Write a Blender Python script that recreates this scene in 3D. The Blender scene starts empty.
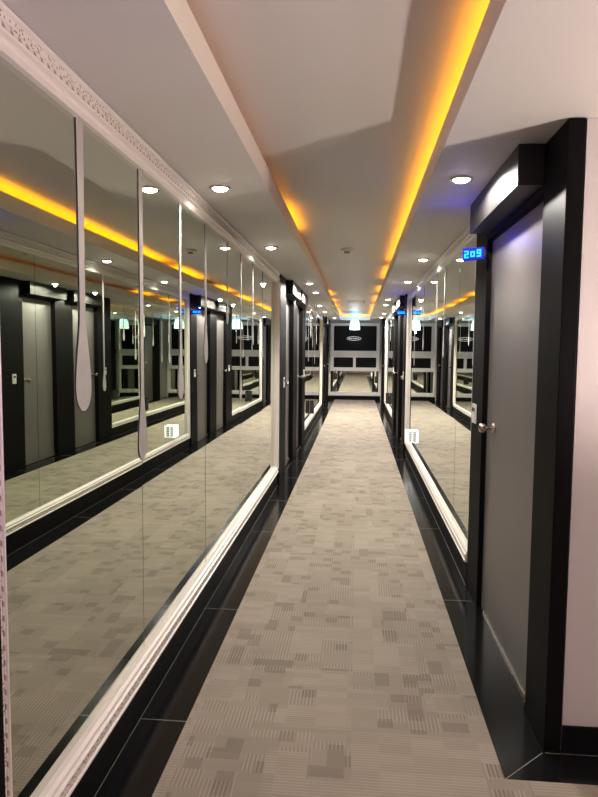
import bpy, bmesh, math, random
from mathutils import Vector, Matrix

random.seed(7)
sc = bpy.context.scene
COL = sc.collection
EYE = 1.45
CZ = 2.235            # underside of the side ceilings
TZ = 2.39             # ceiling of the raised tray
LIPZ = 2.335          # top of the tray lip
XL, XR = -0.8415, 0.70   # mirror planes of the corridor walls
JP = 0.032            # how far the black door surrounds stand proud
YE = 18.6             # end wall
TXL, TXR = -0.449, 0.321  # tray lips
TY0, TY1 = -0.8, 17.3

# ------------------------------------------------------------------ materials
def mat(name):
    m = bpy.data.materials.new(name); m.use_nodes = True
    nt = m.node_tree
    return m, nt, nt.nodes['Principled BSDF']

def N(nt, kind, **kw):
    n = nt.nodes.new(kind)
    for k, v in kw.items():
        setattr(n, k, v)
    return n

def plain(name, col, rough=0.5, metal=0.0, spec=0.5, var=0.0, scale=30, bump=0.0, stretch=(1, 1, 1)):
    m, nt, b = mat(name)
    b.inputs['Base Color'].default_value = (*col, 1)
    b.inputs['Roughness'].default_value = rough
    b.inputs['Metallic'].default_value = metal
    b.inputs['Specular IOR Level'].default_value = spec
    if var or bump:
        g = N(nt, 'ShaderNodeNewGeometry')
        mp = N(nt, 'ShaderNodeMapping'); mp.inputs['Scale'].default_value = stretch
        nz = N(nt, 'ShaderNodeTexNoise'); nz.inputs['Scale'].default_value = scale; nz.inputs['Detail'].default_value = 4
        nt.links.new(g.outputs['Position'], mp.inputs['Vector']); nt.links.new(mp.outputs[0], nz.inputs['Vector'])
        if var:
            r = N(nt, 'ShaderNodeMapRange')
            r.inputs['To Min'].default_value = 1 - var; r.inputs['To Max'].default_value = 1 + var
            mx = N(nt, 'ShaderNodeVectorMath', operation='SCALE')
            mx.inputs[0].default_value = col
            nt.links.new(nz.outputs['Fac'], r.inputs['Value']); nt.links.new(r.outputs[0], mx.inputs['Scale'])
            nt.links.new(mx.outputs[0], b.inputs['Base Color'])
        if bump:
            bp = N(nt, 'ShaderNodeBump'); bp.inputs['Strength'].default_value = bump; bp.inputs['Distance'].default_value = 0.01
            nt.links.new(nz.outputs['Fac'], bp.inputs['Height']); nt.links.new(bp.outputs[0], b.inputs['Normal'])
    return m

def glow(name, col, strength, base=(0.8, 0.8, 0.8)):
    m, nt, b = mat(name)
    b.inputs['Base Color'].default_value = (*base, 1)
    b.inputs['Emission Color'].default_value = (*col, 1)
    b.inputs['Emission Strength'].default_value = strength
    return m

M = {}
M['ceiling'] = plain('ceiling_paint', (0.66, 0.63, 0.60), 0.55, var=0.02, scale=3)
M['tray'] = M['ceiling']
M['wall'] = plain('lobby_wall_paint', (0.58, 0.535, 0.53), 0.6, var=0.02, scale=4)
M['white'] = plain('white_lacquer', (0.74, 0.70, 0.66), 0.35)
M['end_white'] = plain('white_lacquer_end', (0.72, 0.69, 0.66), 0.4)
M['black'] = plain('black_brushed_vinyl', (0.0075, 0.0065, 0.0065), 0.55, var=0.35, scale=40, stretch=(8, 8, 0.25), spec=0.10)
M['canopy'] = plain('black_satin_canopy', (0.034, 0.032, 0.032), 0.38, spec=0.3)
M['skirting'] = plain('black_skirting', (0.007, 0.007, 0.007), 0.5, spec=0.12)
M['panel'] = plain('black_panel', (0.008, 0.0075, 0.008), 0.5, spec=0.15)
M['door'] = plain('grey_door_film', (0.20, 0.183, 0.18), 0.42, metal=0.2, var=0.05, scale=60, stretch=(6, 6, 0.2))
M['steel'] = plain('satin_steel', (0.66, 0.60, 0.52), 0.25, metal=1.0)
M['brass'] = plain('old_brass', (0.60, 0.38, 0.22), 0.35, metal=0.9)
M['plastic'] = plain('white_plastic', (0.75, 0.74, 0.75), 0.35)
M['dark_plastic'] = plain('dark_plastic', (0.03, 0.03, 0.03), 0.4)
M['grey_plastic'] = plain('grey_plastic', (0.30, 0.29, 0.28), 0.5)
M['red'] = plain('red_plastic', (0.45, 0.02, 0.02), 0.35)
M['drop'] = plain('frosted_film', (0.44, 0.43, 0.41), 0.6, var=0.03, scale=20)
M['seam'] = plain('mirror_edge', (0.07, 0.08, 0.07), 0.4)
M['lamp'] = glow('downlight_glow', (1.0, 0.93, 0.82), 14.0)
M['amber'] = glow('amber_led', (1.0, 0.40, 0.0), 8.0)
M['amber_mid'] = glow('amber_led_mid', (1.0, 0.38, 0.0), 4.5)
M['amber_dim'] = glow('amber_led_dim', (1.0, 0.30, 0.02), 0.45)
M['blue'] = glow('blue_sign_face', (0.0, 0.006, 1.0), 0.42, (0.0, 0.0, 0.1))
M['blue_case'] = glow('blue_sign_case', (0.0, 0.01, 1.0), 0.25, (0.005, 0.005, 0.05))
M['cyan'] = glow('cyan_led_digits', (0.015, 0.52, 1.0), 1.7, (0, 0.1, 0.2))
M['pendant'] = glow('pendant_shade', (0.72, 0.92, 1.0), 2.2)
M['night'] = glow('night_light', (0.95, 0.97, 1.0), 0.9)
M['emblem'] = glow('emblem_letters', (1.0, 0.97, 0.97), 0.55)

# mirror glass: silvered, faintly green
m, nt, b = mat('mirror_glass')
b.inputs['Base Color'].default_value = (0.72, 0.755, 0.675, 1)
b.inputs['Metallic'].default_value = 1.0
b.inputs['Roughness'].default_value = 0.0
g = N(nt, 'ShaderNodeNewGeometry')
nz = N(nt, 'ShaderNodeTexNoise'); nz.inputs['Scale'].default_value = 1.3; nz.inputs['Detail'].default_value = 0
bp = N(nt, 'ShaderNodeBump'); bp.inputs['Strength'].default_value = 0.02; bp.inputs['Distance'].default_value = 0.02
nt.links.new(g.outputs['Position'], nz.inputs['Vector']); nt.links.new(nz.outputs['Fac'], bp.inputs['Height'])
nt.links.new(bp.outputs[0], b.inputs['Normal'])
M['mirror'] = m

# ornamental band: white with fine brown relief
m, nt, b = mat('ornament_band')
g = N(nt, 'ShaderNodeNewGeometry')
vo = N(nt, 'ShaderNodeTexVoronoi'); vo.inputs['Scale'].default_value = 95; vo.inputs['Randomness'].default_value = 0.75
cr = N(nt, 'ShaderNodeValToRGB')
cr.color_ramp.elements[0].position = 0.22; cr.color_ramp.elements[0].color = (0.30, 0.21, 0.17, 1)
cr.color_ramp.elements[1].position = 0.42; cr.color_ramp.elements[1].color = (0.74, 0.69, 0.65, 1)
nt.links.new(g.outputs['Position'], vo.inputs['Vector']); nt.links.new(vo.outputs['Distance'], cr.inputs['Fac'])
nt.links.new(cr.outputs[0], b.inputs['Base Color'])
b.inputs['Roughness'].default_value = 0.45
bp = N(nt, 'ShaderNodeBump'); bp.inputs['Strength'].default_value = 0.6; bp.inputs['Distance'].default_value = 0.004
nt.links.new(vo.outputs['Distance'], bp.inputs['Height']); nt.links.new(bp.outputs[0], b.inputs['Normal'])
M['band'] = m

m, nt, b = mat('dash_band')
g = N(nt, 'ShaderNodeNewGeometry'); sp = N(nt, 'ShaderNodeSeparateXYZ'); nt.links.new(g.outputs['Position'], sp.inputs[0])
a1 = N(nt, 'ShaderNodeMath', operation='ADD'); nt.links.new(sp.outputs[1], a1.inputs[0]); nt.links.new(sp.outputs[2], a1.inputs[1])
a2 = N(nt, 'ShaderNodeMath', operation='MULTIPLY'); nt.links.new(a1.outputs[0], a2.inputs[0]); a2.inputs[1].default_value = 2 * math.pi / .036
a3 = N(nt, 'ShaderNodeMath', operation='SINE'); nt.links.new(a2.outputs[0], a3.inputs[0])
cr = N(nt, 'ShaderNodeValToRGB')
cr.color_ramp.elements[0].position = 0.25; cr.color_ramp.elements[0].color = (0.74, 0.69, 0.65, 1)
cr.color_ramp.elements[1].position = 0.45; cr.color_ramp.elements[1].color = (0.36, 0.27, 0.22, 1)
nt.links.new(a3.outputs[0], cr.inputs['Fac']); nt.links.new(cr.outputs[0], b.inputs['Base Color'])
M['dash'] = m

# polished black granite with pale slab joints
m, nt, b = mat('black_granite')
g = N(nt, 'ShaderNodeNewGeometry')
nz = N(nt, 'ShaderNodeTexNoise'); nz.inputs['Scale'].default_value = 160; nz.inputs['Detail'].default_value = 3
cr = N(nt, 'ShaderNodeValToRGB')
cr.color_ramp.elements[0].position = 0.4; cr.color_ramp.elements[0].color = (0.005, 0.0055, 0.006, 1)
cr.color_ramp.elements[1].position = 0.75; cr.color_ramp.elements[1].color = (0.022, 0.022, 0.023, 1)
nt.links.new(g.outputs['Position'], nz.inputs['Vector']); nt.links.new(nz.outputs['Fac'], cr.inputs['Fac'])
nt.links.new(cr.outputs[0], b.inputs['Base Color'])
b.inputs['Roughness'].default_value = 0.14
b.inputs['Specular IOR Level'].default_value = 0.38
M['granite'] = m
M['joint'] = plain('stone_joint', (0.22, 0.20, 0.18), 0.6)

# woven block carpet
m, nt, b = mat('block_weave_carpet')
L = nt.links.new
g = N(nt, 'ShaderNodeNewGeometry')
def math_(op, a, c=None, c2=None):
    n = N(nt, 'ShaderNodeMath', operation=op)
    for i, v in enumerate((a, c, c2)):
        if v is None: continue
        if isinstance(v, (int, float)): n.inputs[i].default_value = v
        else: L(v, n.inputs[i])
    return n.outputs[0]
sx = N(nt, 'ShaderNodeSeparateXYZ'); L(g.outputs['Position'], sx.inputs[0])
X, Yc = sx.outputs[0], sx.outputs[1]
def cells(size, ox, oy, ratio=1.0):
    fx = math_('FLOOR', math_('DIVIDE', math_('ADD', X, ox), size * ratio))
    fy = math_('FLOOR', math_('DIVIDE', math_('ADD', Yc, oy), size))
    cx = N(nt, 'ShaderNodeCombineXYZ'); L(fx, cx.inputs[0]); L(fy, cx.inputs[1])
    wn = N(nt, 'ShaderNodeTexWhiteNoise', noise_dimensions='2D'); L(cx.outputs[0], wn.inputs['Vector'])
    return wn.outputs['Value']
big = cells(0.15, 3.0, 5.0)
small = cells(0.062, 3.0, 5.0)
tall = cells(0.05, 3.02, 5.03, 2.4)
st_y = math_('MULTIPLY_ADD', math_('SINE', math_('MULTIPLY', Yc, 2 * math.pi / 0.0145)), 0.5, 0.5)
st_x = math_('MULTIPLY_ADD', math_('SINE', math_('MULTIPLY', X, 2 * math.pi / 0.0145)), 0.5, 0.5)
isbig = math_('GREATER_THAN', big, 0.52)                     # large blocks of cross lines
comb = math_('GREATER_THAN', tall, 0.54)                     # short vertical combs
dark = math_('GREATER_THAN', small, 0.74)                    # dark solid squares
v1 = math_('MULTIPLY', isbig, math_('MULTIPLY', math_('GREATER_THAN', st_y, 0.72), 0.27))
v2 = math_('MULTIPLY', math_('MULTIPLY', comb, math_('SUBTRACT', 1.0, isbig)), math_('MULTIPLY_ADD', math_('GREATER_THAN', st_x, 0.6), 0.40, -0.24))
v3 = math_('MULTIPLY', math_('MULTIPLY', dark, math_('SUBTRACT', 1.0, isbig)), -0.27)
v4 = math_('MULTIPLY_ADD', tall, 0.22, -0.11)
nz = N(nt, 'ShaderNodeTexNoise'); nz.inputs['Scale'].default_value = 420; nz.inputs['Detail'].default_value = 2
L(g.outputs['Position'], nz.inputs['Vector'])
nz2 = N(nt, 'ShaderNodeTexNoise'); nz2.inputs['Scale'].default_value = 1.6; nz2.inputs['Detail'].default_value = 3
L(g.outputs['Position'], nz2.inputs['Vector'])
s = math_('ADD', math_('ADD', v1, v2), math_('ADD', v3, v4))
s = math_('ADD', s, math_('MULTIPLY_ADD', nz.outputs['Fac'], 0.35, -0.175))
s = math_('ADD', s, math_('MULTIPLY_ADD', nz2.outputs['Fac'], 0.4, -0.2))
fac = math_('MULTIPLY_ADD', s, 0.62, 0.55)
cr = N(nt, 'ShaderNodeValToRGB')
cr.color_ramp.elements[0].position = 0.0; cr.color_ramp.elements[0].color = (0.13, 0.108, 0.088, 1)
cr.color_ramp.elements[1].position = 1.0; cr.color_ramp.elements[1].color = (0.44, 0.385, 0.322, 1)
L(fac, cr.inputs['Fac']); L(cr.outputs[0], b.inputs['Base Color'])
b.inputs['Roughness'].default_value = 0.85; b.inputs['Specular IOR Level'].default_value = 0.25
bp = N(nt, 'ShaderNodeBump'); bp.inputs['Strength'].default_value = 0.25; bp.inputs['Distance'].default_value = 0.004
L(fac, bp.inputs['Height']); L(bp.outputs[0], b.inputs['Normal'])
M['carpet'] = m

# ------------------------------------------------------------------ mesh helpers (world coordinates)
def bm_new(): return bmesh.new()

def box(bm, x0, x1, y0, y1, z0, z1, bev=0.0):
    if x0 > x1: x0, x1 = x1, x0
    if y0 > y1: y0, y1 = y1, y0
    r = bmesh.ops.create_cube(bm, size=1)
    vs = r['verts']
    for v in vs:
        v.co = Vector((x0 + (v.co.x + .5) * (x1 - x0), y0 + (v.co.y + .5) * (y1 - y0), z0 + (v.co.z + .5) * (z1 - z0)))
    if bev:
        es = list({e for v in vs for e in v.link_edges})
        bmesh.ops.bevel(bm, geom=es, offset=bev, segments=2, profile=0.6, affect='EDGES')
    return vs

def lathe(bm, prof, axis_o, axis_d, seg=24, smooth=True):
    """prof: list of (radius, distance along axis)"""
    d = Vector(axis_d).normalized()
    a = d.orthogonal().normalized(); c = d.cross(a)
    o = Vector(axis_o); rings = []
    for r, h in prof:
        if r < 1e-6:
            rings.append([bm.verts.new(o + d * h)])
        else:
            rings.append([bm.verts.new(o + d * h + a * (r * math.cos(2 * math.pi * k / seg)) + c * (r * math.sin(2 * math.pi * k / seg))) for k in range(seg)])
    for p, q in zip(rings, rings[1:]):
        for k in range(seg):
            k2 = (k + 1) % seg
            if len(p) == 1 and len(q) == 1: continue
            if len(p) == 1: f = bm.faces.new((p[0], q[k2], q[k]))
            elif len(q) == 1: f = bm.faces.new((p[k], p[k2], q[0]))
            else: f = bm.faces.new((p[k], p[k2], q[k2], q[k]))
            f.smooth = smooth

def prism(bm, pts, extr):
    """pts: closed 3-D polygon, extr: vector"""
    e = Vector(extr)
    a = [bm.verts.new(Vector(p)) for p in pts]; c = [bm.verts.new(Vector(p) + e) for p in pts]
    bm.faces.new(a); bm.faces.new(list(reversed(c)))
    n = len(pts)
    for i in range(n):
        j = (i + 1) % n
        bm.faces.new((a[j], a[i], c[i], c[j]))

def obj(name, bm, material, parent=None, origin=None):
    bmesh.ops.recalc_face_normals(bm, faces=bm.faces)
    o_ = Vector(parent_world(parent)) if parent is not None else Vector(origin or (0, 0, 0))
    for v in bm.verts: v.co -= o_
    me = bpy.data.meshes.new(name); bm.to_mesh(me); bm.free()
    me.materials.append(material)
    o = bpy.data.objects.new(name, me); COL.objects.link(o)
    if parent is not None: o.parent = parent
    else: o.location = o_
    return o

def parent_world(p):
    v = Vector((0, 0, 0))
    while p is not None:
        v += p.location; p = p.parent
    return v

def tag(o, label, cat, group=None, kind=None):
    o['label'] = label; o['category'] = cat
    if group: o['group'] = group
    if kind: o['kind'] = kind
    return o

def thing(name, label, cat, loc, group=None, kind=None):
    o = bpy.data.objects.new(name, None); COL.objects.link(o)
    o.location = loc; o.empty_display_size = 0.1
    return tag(o, label, cat, group, kind)

def copy_tree(o, off, parent=None, **props):
    c = o.copy(); COL.objects.link(c)
    if parent is None:
        c.location = o.location + Vector(off)
        for k, v in props.items(): c[k] = v
    else: c.parent = parent
    for ch in list(o.children): copy_tree(ch, off, c)
    return c

def lamp(name, kind, loc, energy, color, radius=0.03, parent=None, spot=None, blend=0.5):
    l = bpy.data.lights.new(name, kind); l.energy = energy; l.color = color
    l.shadow_soft_size = radius
    if kind == 'SPOT': l.spot_size = math.radians(spot); l.spot_blend = blend
    o = bpy.data.objects.new(name, l); COL.objects.link(o)
    o.location = Vector(loc) - (parent_world(parent) if parent else Vector())
    if parent: o.parent = parent
    return o

# ------------------------------------------------------------------ setting
STR = 'structure'
bm = bm_new()
box(bm, -0.6409, 0.522, -3.0, YE, -0.06, 0.0)
box(bm, 0.522, 3.4, -3.0, 2.124, -0.06, 0.0)
tag(obj('floor', bm, M['carpet']), 'beige carpet with a woven block pattern down the corridor', 'floor', kind=STR)

# granite borders
bm = bm_new(); box(bm, -0.99, -0.6409, -3.0, YE, -0.06, 0.0)
o = tag(obj('trim_1', bm, M['granite']), 'polished black stone border along the left edge of the carpet', 'floor border', kind=STR)
bm = bm_new()
for y in (0.2, 1.26, 2.34, 3.42, 4.95, 6.0, 7.1, 8.2, 9.3, 10.4, 11.5, 12.6, 13.7, 14.8, 15.9, 17.0):
    box(bm, -0.842, -0.641, y - 0.002, y + 0.002, -0.001, 0.0008)
box(bm, -0.826, -0.823, -3, YE - .02, -0.001, 0.0008)
obj('stone_joint', bm, M['joint'], o)
bm = bm_new()
prism(bm, [(0.522, 2.124, 0), (0.99, 2.124, 0), (3.4, 2.124, 0), (3.4, 2.31, 0), (0.99, 2.31, 0), (0.99, YE, 0), (0.522, YE, 0)], (0, 0, -0.06))
o = tag(obj('trim_2', bm, M['granite']), 'polished black stone border turning the corner along the right edge of the carpet', 'floor border', kind=STR)
bm = bm_new()
prism(bm, [(0.522, 2.124, .0008), (0.526, 2.1235, .0008), (0.690, 2.281, .0008), (0.687, 2.283, .0008)], (0, 0, -.002))
for y in (3.69, 5.2, 6.3, 7.4, 8.5, 9.6, 10.7, 11.8, 12.9, 14.0, 15.1, 16.2, 17.3):
    box(bm, 0.523, 0.685, y - 0.002, y + 0.002, -0.001, 0.0008)
box(bm, 0.688, 0.691, 3.95, 9.07, -0.001, 0.0008)
box(bm, 0.70, 3.35, 2.283, 2.286, -0.001, 0.0008)
obj('stone_joint', bm, M['joint'], o)

# ceiling with raised tray
bm = bm_new()
box(bm, -0.99, TXL - 0.012, -3, YE, CZ, CZ + 0.03)
box(bm, TXR + 0.012, 0.99, -3, YE, CZ, CZ + 0.03)
box(bm, 0.99, 3.4, -3, 2.45, CZ, CZ + 0.03)
box(bm, TXL - 0.012, TXR + 0.012, TY1 + 0.012, YE, CZ, CZ + 0.03)
box(bm, TXL - 0.012, TXR + 0.012, -3, TY0 - 0.012, CZ, CZ + 0.03)
box(bm, TXL - 0.012, TXL, TY0, TY1, CZ, LIPZ)
box(bm, TXR, TXR + 0.012, TY0, TY1, CZ, LIPZ)
box(bm, TXL - 0.012, TXR + 0.012, TY1, TY1 + 0.012, CZ, LIPZ)
box(bm, TXL - 0.012, TXR + 0.012, TY0 - 0.012, TY0, CZ, LIPZ)
G = 0.15
box(bm, TXL - G, TXR + G, TY0 - G, TY1 + G, TZ, TZ + 0.03)
box(bm, TXL - G - 0.02, TXL - G, TY0 - G, TY1 + G, CZ + 0.03, TZ)
box(bm, TXR + G, TXR + G + 0.02, TY0 - G, TY1 + G, CZ + 0.03, TZ)
box(bm, TXL - G, TXR + G, TY1 + G, TY1 + G + 0.02, CZ + 0.03, TZ)
box(bm, TXL - G, TXR + G, TY0 - G - 0.02, TY0 - G, CZ + 0.03, TZ)
tag(obj('ceiling', bm, M['ceiling']), 'white ceiling with a long raised tray in the middle', 'ceiling', kind=STR)

# walls: (recessed behind the door surrounds)
PL = [(6.705, 10.0), (15.3, 18.3)]          # left door surrounds
PR = [(2.29, 3.95), (9.09, 12.15), (16.0, 17.7)]
def wall(name, x_face, x_back, back2, y0, y1, gaps, label):
    bm = bm_new()
    box(bm, x_back, back2, y0, y1, 0, CZ - .001)
    c = y0
    for a, e in gaps:
        if a > c: box(bm, x_face, x_back, c, a, 0, CZ - .001)
        c = e
    if c < y1: box(bm, x_face, x_back, c, y1, 0, CZ - .001)
    return tag(obj(name, bm, M['wall']), label, 'wall', kind=STR)
wall('wall_left', XL - 0.024, -0.95, -1.02, -3, YE, [(0.3, 1.350)] + PL, 'left corridor wall carrying the long mirrors')
wall('wall_right', XR + 0.024, 0.81, 0.88, 2.42, YE, PR, 'right corridor wall carrying mirrors and doors')
bm = bm_new(); box(bm, 0.76, 3.4, 2.30, 2.40, 0, CZ - .001)
tag(obj('wall_lobby', bm, M['wall']), 'pinkish white wall facing the camera right of door 209', 'wall', kind=STR)
bm = bm_new(); box(bm, -1.02, 0.88, YE, YE + .1, 0, CZ - .001)
tag(obj('wall_end', bm, M['end_white']), 'wall closing the far end of the corridor', 'wall', kind=STR)
bm = bm_new(); box(bm, 3.4, 3.5, -3, 2.4, 0, CZ - .001)
tag(obj('wall_lobby_side', bm, M['wall']), 'right side wall of the lobby behind the camera', 'wall', kind=STR)
bm = bm_new(); box(bm, -1.02, 3.5, -3.1, -3, 0, CZ - .001)
tag(obj('wall_lobby_back', bm, M['wall']), 'back wall of the lobby behind the camera', 'wall', kind=STR)

def skirting(name, label, *boxes):
    bm = bm_new()
    for bx in boxes: box(bm, *bx)
    return tag(obj(name, bm, M['skirting']), label, 'baseboard', kind=STR)
HS = 0.142
skirting('baseboard_left', 'black skirting under the left mirrors', (XL - .006, XL + .012, 1.353, 6.703, 0.001, HS), (XL - .006, XL + .012, 10.002, 15.298, 0.001, HS))
skirting('baseboard_right', 'black skirting under the right mirrors', (XR + .006, XR - .006, 3.952, 9.088, 0.001, HS), (XR + .006, XR - .006, 12.152, 15.998, 0.001, HS))
skirting('baseboard_lobby', 'black skirting at the foot of the pinkish white wall', (0.761, 3.39, 2.288, 2.2995, 0.001, 0.10))
skirting('baseboard_end', 'black skirting across the end wall', (XL + .02, XR - .02, YE - .03, YE - .001, 0.001, 0.105))

# ------------------------------------------------------------------ doors and their surrounds
DH = 2.055
knob_n = [0]
def surround(n, side, y0, y1, openings, label, deep=0.10, proud=JP):
    """black cladding from floor to ceiling with door openings [(a,b)]"""
    s = -1 if side == 'L' else 1
    X0 = XL if side == 'L' else XR
    f = X0 - s * proud; bk = X0 + s * deep
    bm = bm_new(); c = y0
    for a, e in openings:
        box(bm, f, bk, c, a, 0.001, CZ - .002, .003)
        box(bm, f + s * .002, bk, a, e, DH, CZ - .002)
        c = e
    box(bm, f, bk, c, y1, 0.001, CZ - .002, .003)
    return tag(obj('trim_%d' % n, bm, M['black']), label, 'door surround', kind=STR)

def door(n, side, a, e, knob_at, hinge_at, label):
    s = -1 if side == 'L' else 1
    X0 = XL if side == 'L' else XR
    f = X0 + s * 0.024
    root = thing('door_%d' % n, label, 'door', (f, (a + e) / 2, 0), kind=STR)
    bm = bm_new(); box(bm, f, f + s * .04, a + .004, e - .004, 0.012, DH - .012, .002)
    obj('door_panel', bm, M['door'], root)
    bm = bm_new(); box(bm, f - s * .006, f + s * .05, a + .002, e - .002, 0.0012, 0.011)
    obj('threshold', bm, M['steel'], root)
    bm = bm_new(); box(bm, f - s * .004, f + s * .05, a + .002, e - .002, DH - .011, DH - .001)
    obj('head_stop', bm, M['black'], root)
    z = EYE - 0.405
    bm = bm_new()
    lathe(bm, [(0, 0), (.027, 0), (.029, .004), (.026, .010), (.012, .013), (0.010, .014)], (f, knob_at, z), (-s, 0, 0), 20)
    h = obj('knob_rose', bm, M['steel'], root)
    bm = bm_new()
    lathe(bm, [(.010, .012), (.009, .042), (.019, .046), (.025, .056), (.026, .068), (.022, .077), (.008, .082), (0, .082)], (f, knob_at, z), (-s, 0, 0), 20)
    obj('door_knob', bm, M['steel'], root)
    bm = bm_new()
    lathe(bm, [(0, .013), (.012, .013), (.012, .05), (.009, .056), (0, .056)], (f - s * .009, hinge_at, 0), (0, 0, 1), 12)
    obj('pivot_hinge', bm, M['brass'], root)
    return root

PRO = 0.102
def header(side, y0, y1, label, proud=JP):
    s = -1 if side == 'L' else 1
    X0 = XL if side == 'L' else XR
    f = X0 - s * proud
    bm = bm_new(); box(bm, f - s * .0005, X0 - s * PRO, y0, y1, EYE + .630, CZ - .0015, .0015)
    o = obj('door_canopy', bm, M['canopy'], origin=(f, (y0 + y1) / 2, EYE + .63))
    return tag(o, label, 'door canopy', 'black box canopies above the doors')

def switch(side, y, label, proud=JP, hw=.04):
    s = -1 if side == 'L' else 1
    X0 = XL if side == 'L' else XR
    f = X0 - s * proud
    z0, z1 = EYE - .425, EYE - .312
    r = thing('card_switch', label, 'switch', (f, y, z0), 'card switches on the black door surrounds')
    bm = bm_new(); box(bm, f, f - s * .010, y - hw, y + hw, z0, z1, .003); obj('plate', bm, M['plastic'], r)
    bm = bm_new(); box(bm, f - s * .0102, f - s * .013, y - hw * .6, y + hw * .6, z0 + .07, z0 + .09); obj('card_slot', bm, M['dark_plastic'], r)
    bm = bm_new(); box(bm, f - s * .0102, f - s * .014, y - hw * .6, y + hw * .6, z0 + .018, z0 + .055, .001); obj('rocker', bm, M['plastic'], r)

# right: 209
surround(3, 'R', 2.29, 3.95, [(2.56, 3.62)], 'black door surround of door 209 ending at the corridor corner', .054, .003)
door(1, 'R', 2.56, 3.62, 3.42, 2.60, 'large grey door nearest the camera under the lit 209 sign')
header('R', 2.56, 3.60, 'black box canopy above the near grey door, touched by the nearest right downlight', .003)
switch('R', 3.83, 'white card switch beside the knob of the near grey door on the right', .003, .05)
# right pair
surround(4, 'R', 9.09, 12.15, [(9.45, 10.28), (10.78, 11.6)], 'black surround of the middle pair of right doors')
door(2, 'R', 9.45, 10.28, 9.53, 10.24, 'first grey door behind the long right mirror, beside the small blue sign')
door(3, 'R', 10.78, 11.6, 11.53, 10.82, 'second grey door behind the long right mirror')
header('R', 9.40, 10.36, 'black box canopy above the small blue number sign halfway down the right side')
header('R', 10.6, 11.56, 'second black box canopy of the middle right door pair')
switch('R', 9.30, 'white card switch under the small blue sign halfway down the right side')
switch('R', 11.85, 'white card switch beyond the middle right door pair')
# right end
surround(5, 'R', 16.0, 17.7, [(16.32, 17.15)], 'black surround of the last right door')
door(4, 'R', 16.32, 17.15, 16.42, 17.10, 'last grey door on the right before the end wall')
header('R', 16.25, 17.22, 'black box canopy above the last right door before the end wall')
# left pair
surround(6, 'L', 6.705, 10.0, [(7.28, 8.13), (8.65, 9.5)], 'black surround of the first pair of left doors')
door(5, 'L', 7.28, 8.13, 7.38, 8.09, 'first grey door on the left right after the long mirror')
door(6, 'L', 8.65, 9.5, 9.42, 8.69, 'second grey door on the left side of the corridor')
header('L', 7.34, 8.33, 'black box canopy above the first left door with lit side')
header('L', 8.55, 9.5, 'black box canopy above the second left door')
switch('L', 7.05, 'white card switch between the long left mirror and the first left door')
switch('L', 9.75, 'white card switch on the far side of the second left door')
# left end
surround(7, 'L', 15.3, 18.3, [(15.65, 16.48), (17.0, 17.83)], 'black surround of the last pair of left doors')
door(7, 'L', 15.65, 16.48, 15.75, 16.44, 'grey door on the left just past the second left mirror')
door(8, 'L', 17.0, 17.83, 17.75, 17.04, 'last grey door on the left before the end wall')
header('L', 15.6, 16.55, 'black box canopy just past the second left mirror')
header('L', 16.95, 17.9, 'last black box canopy on the left before the end wall')
# near left sliver
surround(8, 'L', 0.3, 1.350, [], 'black panel at the left edge of the picture before the long mirror', .10, .042)

# ------------------------------------------------------------------ wall mirrors
def drop_mesh(side, y, zb, w, stem, ztop):
    s = -1 if side == 'L' else 1
    x = (XL if side == 'L' else XR) + s * (MR - .0022)
    prof = []     # half width, z from bottom up
    hb = w * 2.9                       # bulb height
    K = 26
    for k in range(K + 1):
        t = k / K
        if t < .36:                       # round bottom
            a = t / .36 * math.pi / 2
            hw = w / 2 * math.sin(a); zz = zb + (1 - math.cos(a)) * w * .62
        else:
            u = (t - .36) / .64
            e = 0.5 - 0.5 * math.cos(math.pi * u)
            hw = w / 2 * (1 - e) + stem * .40 * e
            zz = zb + w * .62 + u * (hb - w * .62)
        prof.append((hw, zz))
    prof.append((stem * .42, zb + hb + (ztop - zb - hb) * .5))
    prof.append((stem * .5, ztop))
    pts = [(x, y - hw, zz) for hw, zz in prof] + [(x, y + hw, zz) for hw, zz in reversed(prof[1:])]
    bm = bm_new(); prism(bm, pts, (-s * .0012, 0, 0))
    return bm

MR = 0.0155      # mirror panes lie this far behind the frame's back plane
FT, FB = .093, .070       # frame heights top / bottom
def rail(bm_w, bm_b, side, y0, y1, z0, z1, inner, th=1):
    """horizontal moulding; 'inner' = +1 when the mirror lies above it, -1 below"""
    s = -1 if side == 'L' else 1
    X0 = XL if side == 'L' else XR
    h = z1 - z0
    def zz(t): return z0 + t * h if inner > 0 else z1 - t * h     # t=0 outer edge .. 1 mirror edge
    P = [(-MR, 0), (.022, 0), (.029, .05), (.029, .15), (.022, .19), (.020, .55), (.025, .60), (.025, .68), (.016, .73), (.013, .77), (.016, .82), (.014, .90), (.003, 1.0), (-MR, 1.0)]
    prism(bm_w, [(X0 - s * (a * th if a > 0 else a), y0, zz(t)) for a, t in P], (0, y1 - y0, 0))
    for (ta, tb), b2 in zip(((.20, .42), (.47, .54)), bm_b):
        za, zb_ = sorted((zz(ta), zz(tb)))
        box(b2, X0 - s * .0190 * th, X0 - s * .0228 * th, y0 + .01, y1 - .01, za, zb_)

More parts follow.
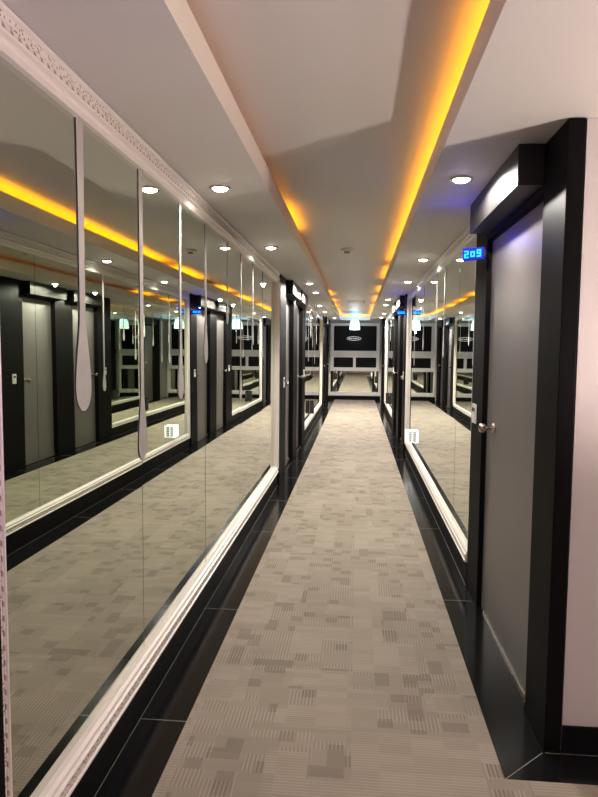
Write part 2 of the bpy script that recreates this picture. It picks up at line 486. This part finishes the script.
def stile(bm_w, bm_b, side, ya, yb, z0, z1, th=1):
    """vertical moulding; ya outer edge, yb mirror edge"""
    s = -1 if side == 'L' else 1
    X0 = XL if side == 'L' else XR
    P = [(-MR, 0), (.022, 0), (.029, .05), (.029, .15), (.022, .19), (.020, .55), (.025, .60), (.025, .68), (.016, .73), (.013, .77), (.016, .82), (.014, .90), (.003, 1.0), (-MR, 1.0)]
    prism(bm_w, [(X0 - s * (a * th if a > 0 else a), ya + t * (yb - ya), z0) for a, t in P], (0, 0, z1 - z0))
    for (ta, tb), b2 in zip(((.20, .42), (.47, .54)), bm_b):
        y_a, y_b = sorted((ya + ta * (yb - ya), ya + tb * (yb - ya)))
        box(b2, X0 - s * .0190 * th, X0 - s * .0228 * th, y_a, y_b, z0, z1)

def wall_mirror(side, y0, y1, seams, drops, label, fw=.078, th=1, near=None):
    q_ = 1.0 + MR / abs(XL if side == 'L' else XR)      # panes lie a little deeper than the wall line
    seams = [v * q_ for v in seams]; drops = [(d[0] * q_,) + d[1:] for d in drops]
    s = -1 if side == 'L' else 1
    X0 = XL if side == 'L' else XR
    zb, zt = EYE - 1.307, CZ - .002
    root = thing('wall_mirror', label, 'mirror', (X0, (y0 + y1) / 2, zb), 'framed wall mirrors along the corridor')
    nfw, nth = near or (fw, th)
    ed = [y0 + nfw - .004] + seams + [y1 - fw + .004]
    for a, e in zip(ed, ed[1:]):
        bm = bm_new()
        g_ = .0014
        t1, t2, t3 = [random.uniform(-.0009, .0009) for _ in range(3)]
        q = [(X0 + s * (MR + t1), a + g_, zb + FB - .004), (X0 + s * (MR + t2), e - g_, zb + FB - .004),
             (X0 + s * (MR + t3), e - g_, zt - FT + .004), (X0 + s * (MR + t1 + t3 - t2), a + g_, zt - FT + .004)]
        prism(bm, q, (s * .003, 0, 0))
        obj('mirror_panel', bm, M['mirror'], root)
    bm = bm_new(); box(bm, X0 + s * (MR + .0045), X0 + s * (MR + .006), y0, y1, zb, zt)
    obj('backing_board', bm, M['seam'], root)
    bw, bb = bm_new(), (bm_new(), bm_new()); rail(bw, bb, side, y0, y1, zt - FT, zt, -1, th)
    o = obj('frame_rail', bw, M['white'], root); obj('ornament_band', bb[0], M['band'], o); obj('dash_band', bb[1], M['dash'], o)
    bw, bb = bm_new(), (bm_new(), bm_new()); rail(bw, bb, side, y0, y1, zb, zb + FB, 1, th)
    o = obj('frame_rail', bw, M['white'], root); obj('ornament_band', bb[0], M['band'], o); obj('dash_band', bb[1], M['dash'], o)
    for ya, yb, th in ((y0, y0 + nfw, nth), (y1, y1 - fw, th)):
        bw, bb = bm_new(), (bm_new(), bm_new()); stile(bw, bb, side, ya, yb, zb + FB * .5, zt - FT * .5, th)
        o = obj('frame_stile', bw, M['white'], root); obj('ornament_band', bb[0], M['band'], o); obj('dash_band', bb[1], M['dash'], o)
    for y, b_, w, st in drops:
        obj('frosted_drop', drop_mesh(side, y, EYE + b_, w, st, zt - FT + .003), M['drop'], root)
    return root

wall_mirror('L', 1.355, 6.702, [2.44, 3.50, 4.57, 5.65],
            [(1.905, -.200, .112, .050), (2.447, -.449, .100, .046), (3.0, -.25, .098, .034), (3.515, -.085, .092, .030),
             (4.11, .16, .06, .022), (4.59, -.38, .085, .028), (5.13, .03, .06, .024), (5.65, -.09, .07, .026)],
            'longest mirror, nearest on the left, with frosted drops and an ornate white frame')
wall_mirror('L', 10.002, 15.298, [11.07, 12.13, 13.2, 14.25],
            [(10.5, .12, .09, .036), (11.07, -.22, .09, .036), (11.6, .2, .09, .036), (12.13, .03, .09, .036), (12.7, -.3, .09, .036), (13.2, .1, .09, .036), (14.25, -.1, .09, .036)],
            'farther left mirror between the two pairs of left doors', .05, .6)
wall_mirror('R', 3.952, 9.088, [4.57, 5.60, 6.63, 7.66],
            [(5.32, -.06, .08, .032), (5.85, -.42, .075, .024), (6.95, .0, .08, .030), (8.0, -.2, .07, .028)],
            'long right mirror between the near grey door and the small blue sign', .06, .7, (.014, .1))
wall_mirror('R', 12.152, 15.998, [13.2, 14.3, 15.2],
            [(12.6, .1, .09, .036), (13.2, -.2, .09, .036), (13.75, .18, .09, .036), (14.3, -.05, .09, .036), (15.2, .1, .09, .036)],
            'farther right mirror before the last right door', .05, .6)

# ------------------------------------------------------------------ end wall
ex0, ex1 = -0.772, 0.632
root = thing('wall_cabinet', 'white framed cabinet with black panels hung on the end wall', 'cabinet', (-.07, YE, EYE - .62))
yf = YE - .16
bm = bm_new()
zT = EYE + .765; zB = EYE - .615
box(bm, ex0, -.672, yf, YE - .002, zB, zT, .004)
box(bm, .545, ex1, yf, YE - .002, zB, zT, .004)
box(bm, -.672, .545, yf, YE - .002, EYE + .675, zT)
box(bm, -.672, .545, yf, YE - .002, EYE - .225, EYE - .034)
box(bm, -.672, .545, yf, YE - .002, zB, EYE - .51)
box(bm, -.115, -.037, yf, YE - .002, EYE - .51, EYE - .225)
obj('cabinet_frame', bm, M['end_white'], root)
bm = bm_new(); box(bm, -.671, .544, yf + .025, YE - .004, EYE - .033, EYE + .674); obj('upper_panel', bm, M['panel'], root)
for a, e in ((-.671, -.116), (-.036, .544)):
    bm = bm_new(); box(bm, a, e, yf + .03, YE - .004, EYE - .509, EYE - .226); obj('lower_panel', bm, M['panel'], root)
bm = bm_new(); box(bm, ex0 - .01, ex1 + .01, yf - .03, yf - .001, EYE - .17, EYE - .06, .004); obj('ledge', bm, M['end_white'], root)

# oval emblem on the upper panel
ecx, ecz = -.10, EYE + .318
root = thing('oval_emblem', 'small white outlined oval emblem on the black upper panel of the end wall', 'sign', (ecx, yf + .02, ecz))
A_, B_ = .205, .058
K = 40
bm = bm_new()
def ell(k, f): return (ecx + A_ * f * math.cos(2 * math.pi * k / K), ecz + (B_ - A_ * (1 - f)) * math.sin(2 * math.pi * k / K))
for k in range(K):
    p, q, r_, t_ = ell(k, 1), ell(k + 1, 1), ell(k + 1, .95), ell(k, .95)
    prism(bm, [(p[0], yf + .018, p[1]), (q[0], yf + .018, q[1]), (r_[0], yf + .018, r_[1]), (t_[0], yf + .018, t_[1])], (0, .006, 0))
obj('oval_rim', bm, M['emblem'], root)
bm = bm_new()
prism(bm, [(ell(k, .95)[0], yf + .021, ell(k, .95)[1]) for k in range(K)], (0, .003, 0))
obj('oval_field', bm, M['panel'], root)
xs = -.150
for i, w in enumerate((.034, .030, .030, .036, .030, .028, .034)):
    bm = bm_new(); x0 = ecx + xs; z0, z1 = ecz - .018, ecz + .018
    box(bm, x0, x0 + .008, yf + .017, yf + .0205, z0, z1)
    if i % 3 != 2: box(bm, x0 + w - .008, x0 + w, yf + .017, yf + .0205, z0, z1)
    if i % 2 == 0: box(bm, x0 + .008, x0 + w - .008, yf + .017, yf + .0205, z1 - .008, z1)
    box(bm, x0 + .008, x0 + w - .008, yf + .017, yf + .0205, z0 if i % 2 == 0 else ecz - .004, (z0 if i % 2 == 0 else ecz - .004) + .008)
    xs += w + .012
    obj('letter', bm, M['emblem'], root)

# mirror under the cabinet
root = thing('end_mirror', 'low wide mirror under the cabinet on the end wall', 'mirror', (-.07, YE, .22))
bm = bm_new(); box(bm, XL + .06, XR - .06, YE - .02, YE - .003, EYE - 1.22, zB - .001); obj('mirror_panel', bm, M['mirror'], root)
bm = bm_new(); box(bm, XL + .02, XR - .02, YE - .045, YE - .021, EYE - 1.33, EYE - 1.222, .005); obj('bottom_rail', bm, M['end_white'], root)
for a, e in ((XL + .022, XL + .085), (XR - .085, XR - .022)):
    bm = bm_new(); box(bm, a, e, YE - .04, YE - .0205, EYE - 1.221, zB - .002, .003); obj('side_rail', bm, M['end_white'], root)

# pendant lamp hanging in front of the end wall
py = 17.05; px = -.075
root = thing('pendant_lamp', 'glowing bluish white pendant lamp hanging in front of the end wall', 'lamp', (px, py, TZ - .001))
bm = bm_new(); lathe(bm, [(0, -.001), (.05, -.001), (.05, -.02), (.012, -.03), (0, -.03)], (px, py, TZ), (0, 0, 1), 20); obj('ceiling_rose', bm, M['plastic'], root)
bm = bm_new(); lathe(bm, [(.004, -.03), (.004, -.16)], (px, py, TZ), (0, 0, 1), 8); obj('cord', bm, M['plastic'], root)
bm = bm_new(); lathe(bm, [(0, -.155), (.07, -.157), (.095, -.17), (.115, -.22), (.130, -.30), (.138, -.40), (.136, -.418), (0, -.42)], (px, py, TZ), (0, 0, 1), 28); obj('lamp_shade', bm, M['pendant'], root)
lamp('pendant_down_light', 'POINT', (px, py, TZ - .47), 16, (.9, .95, 1.0), .012, root)
lamp('pendant_glow_light', 'POINT', (px, py - .12, TZ - .13), 6, (0.05, 0.55, 1.0), .008, root)

# fire alarm
root = thing('fire_alarm', 'small red fire alarm near the left end of the corridor', 'alarm', (XL + .0, 18.44, EYE - .16))
bm = bm_new(); box(bm, XL - .0245, XL + .025, 18.38, 18.50, EYE - .16, EYE - .04, .01); obj('alarm_body', bm, M['red'], root)
bm = bm_new(); lathe(bm, [(0, 0), (.03, 0), (.03, .01), (.02, .02), (0, .022)], (XL + .025, 18.44, EYE - .10), (1, 0, 0), 16); obj('call_button', bm, M['plastic'], root)

# ------------------------------------------------------------------ downlights
DL = [('L', -.68, 3.15), ('L', -.676, 4.98), ('L', -.578, 7.67), ('L', -.583, 8.88), ('L', -.685, 11.55), ('L', -.69, 13.45), ('L', -.575, 16.0),
      ('R', .462, 3.05), ('R', .555, 5.68), ('R', .566, 7.49), ('R', .464, 10.1), ('R', .483, 11.3), ('R', .568, 14.0), ('R', .572, 15.74)]
DLAB = ['nearest downlight in the left ceiling strip', 'second downlight in the left ceiling strip', 'downlight above the first left door',
        'downlight above the second left door', 'downlight above the near half of the farther left mirror', 'downlight above the far half of the farther left mirror',
        'last downlight on the left, by the end doors', 'nearest and brightest downlight on the right, beside the near canopy',
        'downlight over the near half of the long right mirror', 'downlight over the far half of the long right mirror',
        'downlight beside the canopy over the small blue sign', 'downlight beside the second canopy of the middle right doors',
        'downlight above the middle of the farther right mirror', 'last downlight on the right, before the last right door']
DPW = [24, 55, 62, 80, 120, 130, 150, 44, 62, 78, 75, 85, 110, 135]
proto = None
for i, (sd, x, y) in enumerate(DL):
    if proto is None:
        proto = thing('downlight', DLAB[0], 'downlight', (x, y, CZ), 'round downlights in the ceiling')
        bm = bm_new(); lathe(bm, [(.036, -.0005), (.052, -.0005), (.054, -.004), (.050, -.008), (.040, -.008), (.036, -.004)], (x, y, CZ), (0, 0, 1), 28); obj('trim_ring', bm, M['steel'], proto)
        bm = bm_new(); lathe(bm, [(0, -.0008), (.0385, -.0008), (.0375, -.0085), (.030, -.0145), (.018, -.0185), (0, -.020)], (x, y, CZ), (0, 0, 1), 28); obj('lens', bm, M['lamp'], proto)
        lamp('downlight_beam', 'SPOT', (x, y, CZ - .026), DPW[0], (1.0, .95, .89), .018, proto, 150, .5)
    else:
        c = copy_tree(proto, (x - DL[0][1], y - DL[0][2], 0), label=DLAB[i])
        for ch in c.children:
            if ch.type == 'LIGHT':
                ch.data = ch.data.copy(); ch.data.energy = DPW[i]
                if i in (2, 3, 7, 10, 11): ch.data.spot_size = math.radians(174); ch.data.spot_blend = .2

# ------------------------------------------------------------------ cove LED strips
LED = [('L', 1.2, 4.1, 'amber_dim', 'faint near stretch of amber light strip in the left cove'),
       ('L', 4.2, 5.1, 'amber', 'short bright amber light strip in the left cove past the nearest downlight'),
       ('L', 5.2, 10.0, 'amber_dim', 'long faint stretch of amber light strip in the left cove'),
       ('L', 10.4, 11.3, 'amber', 'amber light strip in the left cove past the left door pair'),
       ('L', 12.0, 12.7, 'amber', 'short amber light strip in the far left cove'),
       ('L', 13.3, 14.2, 'amber', 'amber light strip in the far left cove, second before the end'),
       ('L', 14.8, 17.2, 'amber', 'amber light strip of the left cove reaching the end'),
       ('R', -.6, 6.9, 'amber', 'long bright amber light strip in the right cove'),
       ('R', 7.3, 8.6, 'amber', 'amber light strip in the right cove past the long one'),
       ('R', 9.6, 10.6, 'amber', 'amber light strip in the right cove by the middle right doors'),
       ('R', 11.3, 12.6, 'amber', 'amber light strip in the far right cove'),
       ('R', 13.4, 17.2, 'amber', 'amber light strip of the right cove reaching the end')]
for sd, a, e, mt, lb in LED:
    s = -1 if sd == 'L' else 1
    x = (TXL if sd == 'L' else TXR) + s * .085
    bm = bm_new(); box(bm, x - .012, x + .012, a, e, CZ + .0305, CZ + .078, .002)
    tag(obj('led_strip', bm, M[mt], origin=(x, (a + e) / 2, CZ + .031)), lb, 'light strip', 'amber light strips in the ceiling cove')
bm = bm_new(); box(bm, TXL, TXR, TY1 + .06, TY1 + .084, CZ + .0305, CZ + .078, .002)
tag(obj('led_strip', bm, M['amber'], origin=(0, TY1 + .07, CZ + .031)), 'amber light strip across the far end of the ceiling tray', 'light strip', 'amber light strips in the ceiling cove')

# smoke detector and access hatch
root = thing('smoke_detector', 'small round smoke detector on the raised ceiling', 'smoke detector', (-.11, 6.1, TZ))
bm = bm_new(); lathe(bm, [(0, -.0005), (.060, -.0005), (.062, -.012), (.055, -.022), (.03, -.024), (0, -.024)], (-.11, 6.1, TZ), (0, 0, 1), 28); obj('detector_base', bm, M['plastic'], root)
bm = bm_new(); lathe(bm, [(.030, -.0245), (.030, -.034), (.022, -.040), (0, -.041)], (-.11, 6.1, TZ), (0, 0, 1), 24); obj('detector_cap', bm, M['grey_plastic'], root)
bm = bm_new()
for a in ((-.20, .13, 12.5, 12.52), (-.20, .13, 12.96, 12.98), (-.20, -.18, 12.52, 12.96), (.11, .13, 12.52, 12.96)):
    box(bm, *a, TZ - .006, TZ - .0005)
root = thing('access_hatch', 'flat square access hatch on the raised ceiling far down the corridor', 'hatch', (-.035, 12.74, TZ))
obj('hatch_frame', bm, M['grey_plastic'], root)
bm = bm_new(); box(bm, -.178, .108, 12.522, 12.958, TZ - .004, TZ - .0008); obj('hatch_lid', bm, M['ceiling'], root)

# ------------------------------------------------------------------ number signs
SEG = {'2': 'abged', '0': 'cdeg', '9': 'abcdfg'}
def glyph(bm, ch, u0, w, h, t, put):
    """strokes in sign space: u across, v up"""
    hh = h / 2
    S = {'a': (0, w, h - t, h), 'g': (0, w, hh - t / 2, hh + t / 2), 'd': (0, w, 0, t),
         'f': (0, t, hh, h), 'b': (w - t, w, hh, h), 'e': (0, t, 0, hh), 'c': (w - t, w, 0, hh)}
    if ch == '0':            # squarish zero
        q = [(0, w, h * .86 - t, h * .86), (0, w, h * .06, h * .06 + t), (0, t, h * .06, h * .86), (w - t, w, h * .06, h * .86)]
    else:
        q = [S[c] for c in SEG[ch]]
    for a, b_, c, d in q: put(bm, u0 + a, u0 + b_, c, d)

def number_sign(xw, y, z0, yaw, text, label, W=.122, H=.064):
    """box sign hung from the wall at its right end"""
    root = thing('room_number_sign', label, 'sign', (xw, y, z0), 'lit blue room number signs')
    ca, sa = math.cos(yaw), math.sin(yaw)
    def P(u, v, d): # u: from the wall end outward (leftwards), d: depth behind the face
        return (xw - u * ca + d * sa, y + u * sa + d * ca, z0 + v)
    def put(bm, u0, u1, v0, v1, d0, d1):
        prism(bm, [P(u0, v0, d0), P(u1, v0, d0), P(u1, v1, d0), P(u0, v1, d0)], Vector(P(0, 0, d1)) - Vector(P(0, 0, d0)))
    bm = bm_new(); put(bm, 0, W, 0, H, .002, .026); obj('sign_case', bm, M['blue_case'], root)
    bm = bm_new(); put(bm, .004, W - .004, .004, H - .004, 0, .0018); f = obj('sign_face', bm, M['blue'], root)
    bm = bm_new()
    gw = .026; pitch = .036; u = .012
    n = len(text)
    for i, ch in enumerate(text):
        # reading runs from the free end (left) to the wall
        left = W - .010 - i * pitch
        glyph(bm, ch, 0, gw, .040, .0080, lambda b2, a, e, c, d, left=left: put(b2, left - e, left - a, .011 + c + i * .0008, .011 + d + i * .0008, -.0016, -.0002))
    obj('digits', bm, M['cyan'], root)
    # clip to the surround
    bm = bm_new(); put(bm, -.006, -.0005, .012, H - .012, .008, .022); obj('bracket', bm, M['dark_plastic'], root)
    return root
s1 = number_sign(.660, 3.52, EYE + .487, math.radians(36), '209', 'lit blue sign reading 209 above the knob side of the near grey door')
lamp('sign_spill_light', 'POINT', (.53, 3.54, EYE + .585), .8, (.02, .03, 1.0), .006, s1)
s2 = number_sign(.672, 9.18, EYE + .495, math.radians(10), '000', 'small lit blue number sign halfway down the right side beside the farther canopies')
lamp('sign_spill_light', 'POINT', (.55, 9.14, EYE + .58), 0.9, (.02, .03, 1.0), .006, s2)

# ------------------------------------------------------------------ small boxes on the mirror frames
bx = XR - .030
root = thing('night_light', 'white louvred night light box on the bottom frame of the long right mirror', 'night light', (XR - .03, 8.25, EYE - 1.182))
z0, z1 = EYE - 1.182, EYE - 1.02
bm = bm_new(); box(bm, XR - .062, XR + .011, 8.17, 8.33, z0 + .002, z1, .010); obj('light_body', bm, M['night'], root)
for k in range(5):
    zc = z0 + .022 + k * .026
    bm = bm_new(); box(bm, XR - .030, XR + .008, 8.1655, 8.1695, zc, zc + .017); obj('louvre', bm, M['grey_plastic'], root)

def floor_box(side, y, label):
    s = -1 if side == 'L' else 1
    X0 = XL if side == 'L' else XR
    r = thing('dark_box', label, 'box', (X0 - s * .03, y, EYE - 1.182), 'dark boxes at the foot of the far mirrors')
    z0, z1 = EYE - 1.182, EYE - .97
    bm = bm_new(); box(bm, X0 + s * .010, X0 - s * .060, y - .06, y + .06, z0, z1, .006); obj('box_body', bm, M['dark_plastic'], r)
    bm = bm_new(); box(bm, X0 + s * .008, X0 - s * .055, y - .05, y + .05, z1 + .0005, z1 + .025, .006); obj('box_cap', bm, M['black'], r)
floor_box('L', 11.75, 'dark upright box at the foot of the farther left mirror')
floor_box('R', 14.2, 'dark upright box at the foot of the farther right mirror')

# ------------------------------------------------------------------ lights beyond the corridor
lamp('lobby_uplight', 'SPOT', (2.0, 1.28, .90), 135, (1.0, .87, .80), .05, None, 178, .35).rotation_euler = (math.pi, 0, 0)
lamp('lobby_fill', 'POINT', (2.6, .4, 1.2), 42, (1.0, .86, .80), .15)  # added unseen fill for what the uplight misses, mainly the lower lobby wall
lamp('lobby_purple_lamp', 'POINT', (-.45, .75, 1.5), 5, (.45, .25, 1.0), .06)

w = bpy.data.worlds.new('world'); sc.world = w; w.use_nodes = True
w.node_tree.nodes['Background'].inputs['Color'].default_value = (.55, .6, .7, 1)
w.node_tree.nodes['Background'].inputs['Strength'].default_value = 0.05

# ------------------------------------------------------------------ camera
f_px, yaw, pitch, roll = 640.0, 0.0899, 0.07698, 0.0087
cy_, sy_, cp, sp = math.cos(yaw), math.sin(yaw), math.cos(pitch), math.sin(pitch)
F = Vector((-sy_ * cp, cy_ * cp, -sp)); r = Vector((cy_, sy_, 0)); U = r.cross(F)
R_ = r * math.cos(roll) + U * math.sin(roll); U_ = U * math.cos(roll) - r * math.sin(roll)
cam = bpy.data.cameras.new('camera'); co = bpy.data.objects.new('camera', cam); COL.objects.link(co)
mw = Matrix(((R_.x, U_.x, -F.x, 0), (R_.y, U_.y, -F.y, 0), (R_.z, U_.z, -F.z, EYE), (0, 0, 0, 1)))
co.matrix_world = mw
cam.sensor_fit = 'VERTICAL'; cam.sensor_height = 36.0; cam.lens = 36.0 * f_px / 797
cam.clip_start = 0.02; cam.clip_end = 100
sc.camera = co

cy = sc.cycles
cy.max_bounces = 20; cy.glossy_bounces = 16; cy.diffuse_bounces = 5
cy.caustics_reflective = True
cy.blur_glossy = 0.3
cy.sample_clamp_indirect = 6.0
sc.view_settings.view_transform = 'Standard'
sc.view_settings.look = 'None'
sc.view_settings.exposure = 0.22
sc.view_settings.gamma = 0.86
